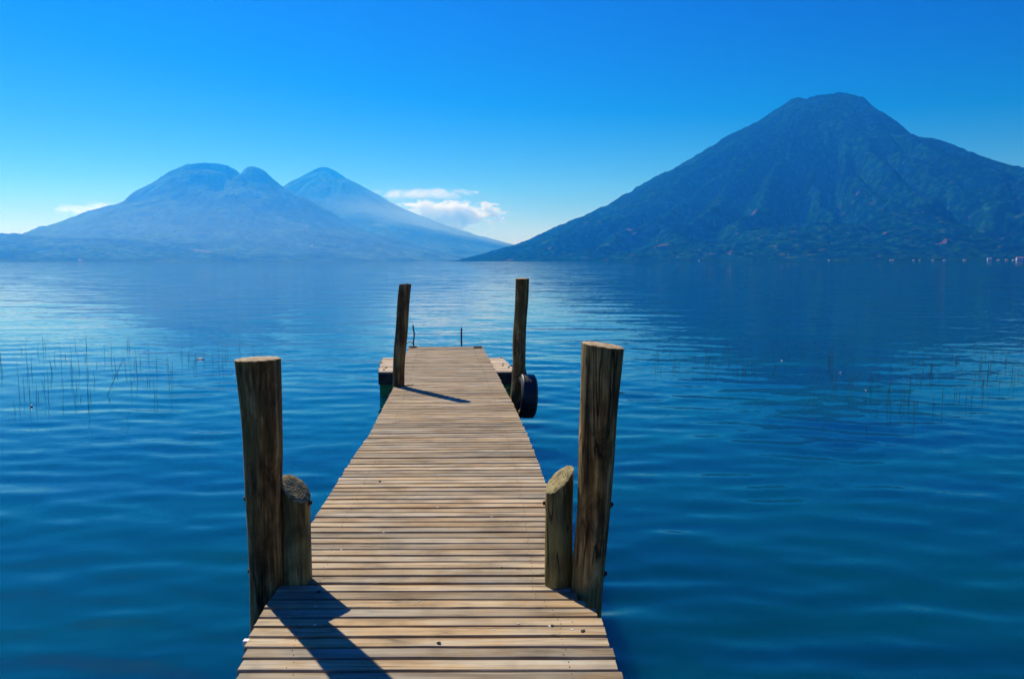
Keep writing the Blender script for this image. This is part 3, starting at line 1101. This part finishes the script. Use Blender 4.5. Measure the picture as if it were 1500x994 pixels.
# ------------------------------------------------------------------ tyres used as fenders
def tyre(loc, rad, width, rz, tilt, label):
    root = empty('tyre', Vector(loc) - Vector((0, 0, rad)))
    tag(root, label, 'tyre', 'old tyres hung as fenders on the far right post')
    prof = []
    hw = width / 2
    rin = rad * 0.60
    outer = [(-hw * 0.55, rin), (-hw * 0.78, rin + 0.01), (-hw * 0.98, rin + (rad - rin) * 0.35), (-hw, rin + (rad - rin) * 0.6), (-hw * 0.92, rad - 0.03), (-hw * 0.80, rad - 0.010)]
    tread = []
    n = 11
    for i in range(n):
        x = -hw * 0.74 + 1.48 * hw * i / (n - 1)
        tread.append((x, rad - (0.003 if i % 3 == 2 else 0.0) - 0.004 * (x / hw) ** 2))
    prof = outer + tread + [(-a, b) for a, b in outer[::-1]] + [(hw * 0.4, rin + 0.02), (hw * 0.75, rad - 0.05), (0, rad - 0.025), (-hw * 0.75, rad - 0.05), (-hw * 0.4, rin + 0.02)]
    na = 72
    rot = Euler((0, tilt, rz)).to_matrix()
    vs = []
    for k in range(na):
        t = 2 * math.pi * k / na
        for j, (a, r) in enumerate(prof):
            g = 0.0
            if len(outer) < j < len(outer) + n and k % 4 == 0:
                g = 0.002
            vs.append(rot @ Vector((a, (r - g) * math.cos(t), (r - g) * math.sin(t))) + Vector((0, 0, rad)))
    m = len(prof)
    fs = []
    for k in range(na):
        for j in range(m):
            fs.append((k * m + j, k * m + (j + 1) % m, ((k + 1) % na) * m + (j + 1) % m, ((k + 1) % na) * m + j))
    mesh_obj('tread_and_sidewall', vs, fs, M['rubber'], root, True)
    mb = MB()
    pts = [Vector((-0.02, 0, rad + rad * 0.62)), Vector((-hw - 0.02, 0, rad * 2.02)), Vector((-hw - 0.07, 0, rad * 2.0 - 0.03))]
    mb.tube([rot @ (q - Vector((0, 0, rad))) + Vector((0, 0, rad)) for q in pts], 0.009, 8)
    mb.build('hanging_rope', M['rope'], root)
    return root

p = on_y(772, 580, 10.15)
tyre(p, 0.268, 0.20, R(7), R(3), 'black tyre hanging upright outside the far right post')
p = on_y(761, 562, 11.7)
tyre(p, 0.265, 0.17, R(8), R(-2), 'second black tyre mostly hidden behind the far right post')

# ------------------------------------------------------------------ low cross platform under the pier's end
PY0, PY1, PZ = 13.95, 16.05, 0.42
pl = empty('landing_platform', (-0.95, 15.0, 0))
tag(pl, 'low pale landing platform crossing under the far end of the pier', 'platform')
PL = Vector((-0.95, 15.0, 0))
x0n, x1n = on_y(554, 545, PY0).x, on_y(756, 545, PY0).x
x0f, x1f = on_y(560.5, 524, PY1).x, on_y(737, 524, PY1).x
mb = MB()
rnd = random.Random(8)
nb = 12
for i in range(nb):
    ya = PY0 + (PY1 - PY0) * i / nb + 0.006
    yb = PY0 + (PY1 - PY0) * (i + 1) / nb - 0.006
    ym = (ya + yb) / 2
    f = (ym - PY0) / (PY1 - PY0)
    xl = x0n + (x0f - x0n) * f + rnd.gauss(0, 0.01)
    xr = x1n + (x1f - x1n) * f + rnd.gauss(0, 0.01)
    xm = xl + 0.26 + rnd.uniform(-0.02, 0.02)
    for (a, c) in ((xl, xm - 0.004), (xm + 0.004, xr)):
        mb.box(Vector(((a + c) / 2, ym, PZ - 0.015 + rnd.gauss(0, 0.0015))) - PL, (c - a, yb - ya, 0.03), ch=0.003)
mb.build('platform_boards', M['pale'], pl)
for yy in (PY0 + 0.03, PY1 - 0.03):
    f = (yy - PY0) / (PY1 - PY0)
    xl = x0n + (x0f - x0n) * f + 0.004
    xr = x1n + (x1f - x1n) * f - 0.004
    mb = MB()
    mb.box(Vector(((xl + xr) / 2, yy, PZ - 0.032 - 0.09)) - PL, (xr - xl, 0.05, 0.18), ch=0.004)
    mb.build('side_beam', M['beam'], pl)
for s in (0, 1):
    mb = MB()
    xa, xb = (x0n, x0f) if s == 0 else (x1n, x1f)
    sg = 1 if s == 0 else -1
    p0 = Vector((xa + 0.03 * sg, PY0 + 0.06, PZ - 0.12)) - PL
    p1 = Vector((xb + 0.03 * sg, PY1 - 0.06, PZ - 0.12)) - PL
    d = p1 - p0
    rot = Matrix.Rotation(math.atan2(d.y, d.x), 3, 'Z')
    mb.box((p0 + p1) / 2, (d.length, 0.05, 0.175), rot, ch=0.004)
    mb.build('side_beam', M['beam'], pl)
    mb = MB()
    xc = xa + 0.20 * sg
    mb.box(Vector((xc, (PY0 + PY1) / 2, 0.06)) - PL, (0.38, PY1 - PY0 - 0.16, 0.30), ch=0.01)
    mb.box(Vector((xc, PY0 + 0.075, 0.205)) - PL, (0.385, 0.012, 0.018))
    mb.build('float', M['green_paint'], pl)
for (a, b2) in ((0.05, 0.3), (0.05, 0.55), (0.09, 1.5)):
    for (bx_, by_, br) in ((x0n + a, PY0 + b2, 0.018), (x1n - a - 0.18, PY0 + b2 + 0.5, 0.016)):
        mb = MB()
        mb.tube([Vector((bx_, by_, PZ - 0.002)) - PL, Vector((bx_, by_, PZ + 0.014)) - PL], br, 10)
        mb.build('bolt', M['rust'], pl)


# ------------------------------------------------------------------ two sticks in the water beyond the pier
def stick(pts_px, y, rad, label):
    w = [on_y(px, py, y) for px, py in pts_px]
    base = Vector((w[0].x, w[0].y, 0))
    pts = [Vector((0, 0, -0.4))] + [Vector((q.x - base.x, 0, q.z)) for q in w]
    mb = MB()
    mb.tube(pts, rad, 8)
    o = mb.build('water_stick', M['stick'], None, base)
    tag(o, label, 'stick')

yb = on_z(676, 500, 0).y
stick([(676, 500), (675.8, 490), (676, 480)], yb, 0.022, 'short straight dark stick standing in the water beyond the pier')
yb = on_z(606, 503, 0).y
stick([(605.5, 503), (606.5, 494), (606.7, 488), (605.2, 480), (605, 476)], yb, 0.020, 'thin crooked dark twig in the water beyond the left corner of the pier')

# ------------------------------------------------------------------ reeds
def reed_mesh(h, lean, bend, r, seed):
    rnd = random.Random(seed)
    mb = MB()
    n = 6
    pts = [Vector((0, 0, -0.25))]
    for i in range(n + 1):
        t = i / n
        pts.append(Vector((lean * h * t + bend * h * t * t, 0.03 * h * math.sin(3 * t + seed), h * t)))
    rr = [r] + [r * (1 - 0.65 * i / n) for i in range(n + 1)]
    mb.tube(pts, rr, 5)
    me = bpy.data.meshes.new('reed_stalk')
    me.from_pydata(mb.v, [], mb.f)
    me.materials.append(M['reed'])
    me.polygons.foreach_set('use_smooth', [True] * len(me.polygons))
    return me

reed_meshes = [reed_mesh(1.0, random.Random(i).gauss(0, 0.035), random.Random(i + 50).gauss(0, 0.04), 0.011, i) for i in range(10)]

def put_reed(px, ybase, hpx, label, group, i):
    p = on_z(px, ybase, 0)
    h = hpx * p.y / 1237.0
    o = bpy.data.objects.new('reed_stalk', reed_meshes[i % 10])
    COL.objects.link(o)
    o.location = (p.x, p.y, 0)
    wd = 0.75 * (p.y / 15.0) ** 0.6
    o.scale = (h * 1.0, h * 1.0, h)
    # keep the stalk slim whatever its height
    o.scale = (min(1.0, 0.40 * wd + 0.05), min(1.0, 0.40 * wd + 0.05), h)
    o.rotation_euler = (0, 0, random.uniform(0, 6.28))
    tag(o, label, 'reed', group)

LL = 'thin upright dark reed in the sparse bed left of the pier'
LR = 'thin upright dark reed in the sparse bed right of the pier'
left_reeds = [(150, 95, 250), (175, 180, 280), (283, 180, 270), (337, 120, 240), (390, 190, 300), (432, 150, 270), (483, 120, 440), (500, 360, 430), (575, 130, 200),
    (613, 100, 230), (720, 240, 350), (917, 165, 235), (863, 160, 260), (850, 300, 420), (928, 210, 340), (942, 250, 390), (108, 220, 420), (130, 290, 400), (165, 250, 440),
    (200, 320, 450), (245, 280, 400), (265, 250, 430), (80, 430, 500), (400, 220, 360), (345, 310, 365), (420, 300, 370), (1170, 140, 230), (1200, 120, 230), (1225, 130, 240),
    (1390, 100, 180), (1035, 160, 230), (820, 120, 215), (757, 200, 320), (810, 280, 330), (1075, 170, 240), (862, 370, 450), (5, 160, 215), (8, 180, 260), (210, 110, 170), (300, 160, 220), (490, 370, 440), (1440, 150, 190), (1250, 130, 190), (360, 165, 200)]
i = 0
for (cx, c0, c1) in left_reeds:
    put_reed(cx / 3.75, 470 + c1 / 3.75, (c1 - c0) / 3.75, LL, 'reeds left of the pier', i)
    i += 1
rnd = random.Random(77)
for k in range(34):
    px = rnd.choice((rnd.uniform(0, 130), rnd.uniform(0, 400), rnd.uniform(100, 290)))
    yb = 505 + rnd.random() ** 1.2 * (95 if px < 130 else 60 if px < 260 else 35)
    put_reed(px, yb, rnd.uniform(8, 24), LL, 'reeds left of the pier', i)
    i += 1
right_reeds = [(612, 70, 105), (160, 65, 120), (815, 180, 235), (868, 180, 240), (857, 235, 290), (920, 245, 290), (905, 265, 300), (1095, 320, 385), (1012, 270, 340), (1000, 230, 320),
    (1080, 180, 280), (1160, 100, 180), (1245, 230, 270), (1262, 225, 280), (1165, 265, 330), (1200, 310, 350), (1405, 175, 190), (1100, 285, 330), (1050, 215, 290), (1060, 200, 290), (470, 150, 200), (450, 100, 170), (1085, 150, 240), (1290, 230, 290), (1310, 210, 290), (1435, 100, 150), (1460, 120, 180), (1370, 140, 190), (1340, 110, 170), (940, 170, 240)]
for (cx, c0, c1) in right_reeds:
    put_reed(900 + cx / 2.5, 470 + c1 / 2.5, (c1 - c0) / 2.5, LR, 'reeds right of the pier', i)
    i += 1
for k in range(150):
    u = rnd.random()
    if u < 0.4:
        px = rnd.uniform(960, 1230)
        yb = rnd.uniform(508, 552)
    else:
        px = rnd.uniform(1180, 1500)
        yb = rnd.gauss(570 if px < 1360 else 545, 24)
        yb = min(max(yb, 510), 640)
    put_reed(px, yb, rnd.uniform(7, 22), LR, 'reeds right of the pier', i)
    i += 1
# one broken reed folded over to the right
pb = on_z(590 / 3.75, 470 + 410 / 3.75, 0)
pts = [on_y(590 / 3.75, 470 + 410 / 3.75, pb.y), on_y(636 / 3.75, 470 + 300 / 3.75, pb.y), on_y(680 / 3.75, 470 + 205 / 3.75, pb.y), on_y(688 / 3.75, 470 + 250 / 3.75, pb.y), on_y(698 / 3.75, 470 + 345 / 3.75, pb.y)]
mb = MB()
mb.tube([Vector((0, 0, -0.2))] + [q - Vector((pb.x, pb.y, 0)) for q in pts], [0.0042, 0.0042, 0.004, 0.0035, 0.003, 0.0025], 5)
o = mb.build('reed_stalk', M['reed'], None, (pb.x, pb.y, 0))
tag(o, 'broken reed folded over into a sharp peak, left of the pier', 'reed')

# small floats and white scraps among the reeds
def scrap(px, py, w, h, label, name='floating_scrap'):
    p = on_z(px, py, 0)
    s = p.y / 1237.0
    bm = bmesh.new()
    bmesh.ops.create_icosphere(bm, subdivisions=3, radius=1.0)
    r = random.Random(int(px))
    for v in bm.verts:
        n = 1 + 0.18 * math.sin(3 * v.co.x + r.random()) + 0.1 * math.sin(5 * v.co.z)
        v.co = Vector((v.co.x * w * s / 2 * n, v.co.y * h * s / 2 * n, v.co.z * h * s / 2 * n + h * s * 0.3))
    me = bpy.data.meshes.new(name)
    bm.to_mesh(me)
    bm.free()
    me.materials.append(M['white_paint'])
    me.polygons.foreach_set('use_smooth', [True] * len(me.polygons))
    o = bpy.data.objects.new(name, me)
    COL.objects.link(o)
    o.location = (p.x, p.y, 0)
    tag(o, label, 'float')

scrap(293, 526, 13, 1.8, 'long low white float drifting among the left reeds')
scrap(46, 595, 4, 3, 'tiny white scrap floating at the foot of the leftmost reeds')
scrap(1145, 529, 2.4, 2.4, 'small white scrap floating in the dark reflection among the right reeds')
scrap(1231, 546, 3, 2, 'small white scrap floating right of the dark reflection')
scrap(1268, 572, 2.4, 2.0, 'small pale scrap floating nearest among the right reeds')

# ------------------------------------------------------------------ houses on the far shore under the near volcano
def house(px, py, w, d, h, roof, wall, label, storeys=1, yaw=0.0):
    p = near_cone.hit(px, py)
    root = empty('lakeside_house', (p.x, p.y, p.z - 0.5), yaw)
    tag(root, label, 'house', 'houses on the far shore')
    mb = MB()
    H = h * storeys
    mb.box((0, 0, H / 2), (w, d, H + 1.0))
    mb.build('wall', M[wall], root)
    mb = MB()
    e = 0.6
    z0 = H + 0.52
    rh = d * 0.28
    x, y = w / 2 + e, d / 2 + e
    vs = [(-x, -y, z0), (x, -y, z0), (x, y, z0), (-x, y, z0), (-x, 0, z0 + rh), (x, 0, z0 + rh)]
    mb.add(vs, [(0, 1, 5, 4), (2, 3, 4, 5), (1, 2, 5), (3, 0, 4), (3, 2, 1, 0)])
    mb.build('roof', M[roof], root)
    for s in range(storeys):
        nwin = max(2, int(w / 5))
        for k in range(nwin):
            mb = MB()
            xx = -w / 2 + w * (k + 0.5) / nwin
            mb.box((xx, -d / 2 - 0.03, h * s + h * 0.6), (1.3, 0.08, 1.2))
            mb.build('window', M['glass_dark'], root)

H = [
    (1449, 389, 16, 9, 4, 'roof_tin', 'wall_white', 'white house with tin roof on the shore left of the lakeside hotel', 2),
    (1493, 388.5, 26, 10, 3.6, 'roof_red', 'wall_white', 'large white lakeside hotel with red roof at the right edge', 3),
    (1474, 389.5, 9, 7, 3, 'roof_red', 'wall_tan', 'small grey house with red roof beside the lakeside hotel', 1),
    (1484, 389.3, 8, 6, 3, 'roof_tin', 'wall_white', 'small white house tucked against the lakeside hotel', 1),
    (1462, 389.6, 10, 6, 2.6, 'roof_tin', 'wall_white', 'low white shed between the two large shore houses', 1),
    (1413, 387.5, 12, 7, 3, 'roof_tin', 'wall_white', 'low white house on the shore just below another house', 1),
    (1412, 382, 10, 7, 3, 'roof_tin', 'wall_tan', 'small grey house up the slope above a low shore house', 1),
    (1383, 388, 14, 6, 3, 'roof_tin', 'wall_white', 'long white shore house in the middle of the houses', 1),
    (1366, 388.5, 12, 6, 2.6, 'roof_tin', 'wall_tan', 'grey shore house left of the long pale one', 1),
    (1338, 388, 9, 6, 3, 'roof_tin', 'wall_white', 'small white shore house standing alone with tin roof', 1),
    (1306, 388, 22, 7, 3, 'roof_tin', 'wall_white', 'long low white building on the shore under the gully', 1),
    (1347, 382, 8, 6, 3, 'roof_tin', 'wall_white', 'white hut on the slope above the shore houses', 1),
    (1024, 385, 9, 6, 3, 'roof_tin', 'wall_white', 'lone white hut on the shore toward the volcano\'s left foot', 1),
    (1214, 387.5, 9, 6, 3, 'roof_tin', 'wall_tan', 'lone grey hut on the shore below the summit', 1),
]
for (px, py, w, d, h, roof, wall, lab, st) in H:
    house(px, py, w * (1 if px > 1430 else 0.72), d, h * (1 if px > 1430 else 0.8), roof, wall if px > 1430 else 'wall_tan', lab.replace('white', 'pale') if px <= 1430 else lab, st, R(random.uniform(-20, 20)))
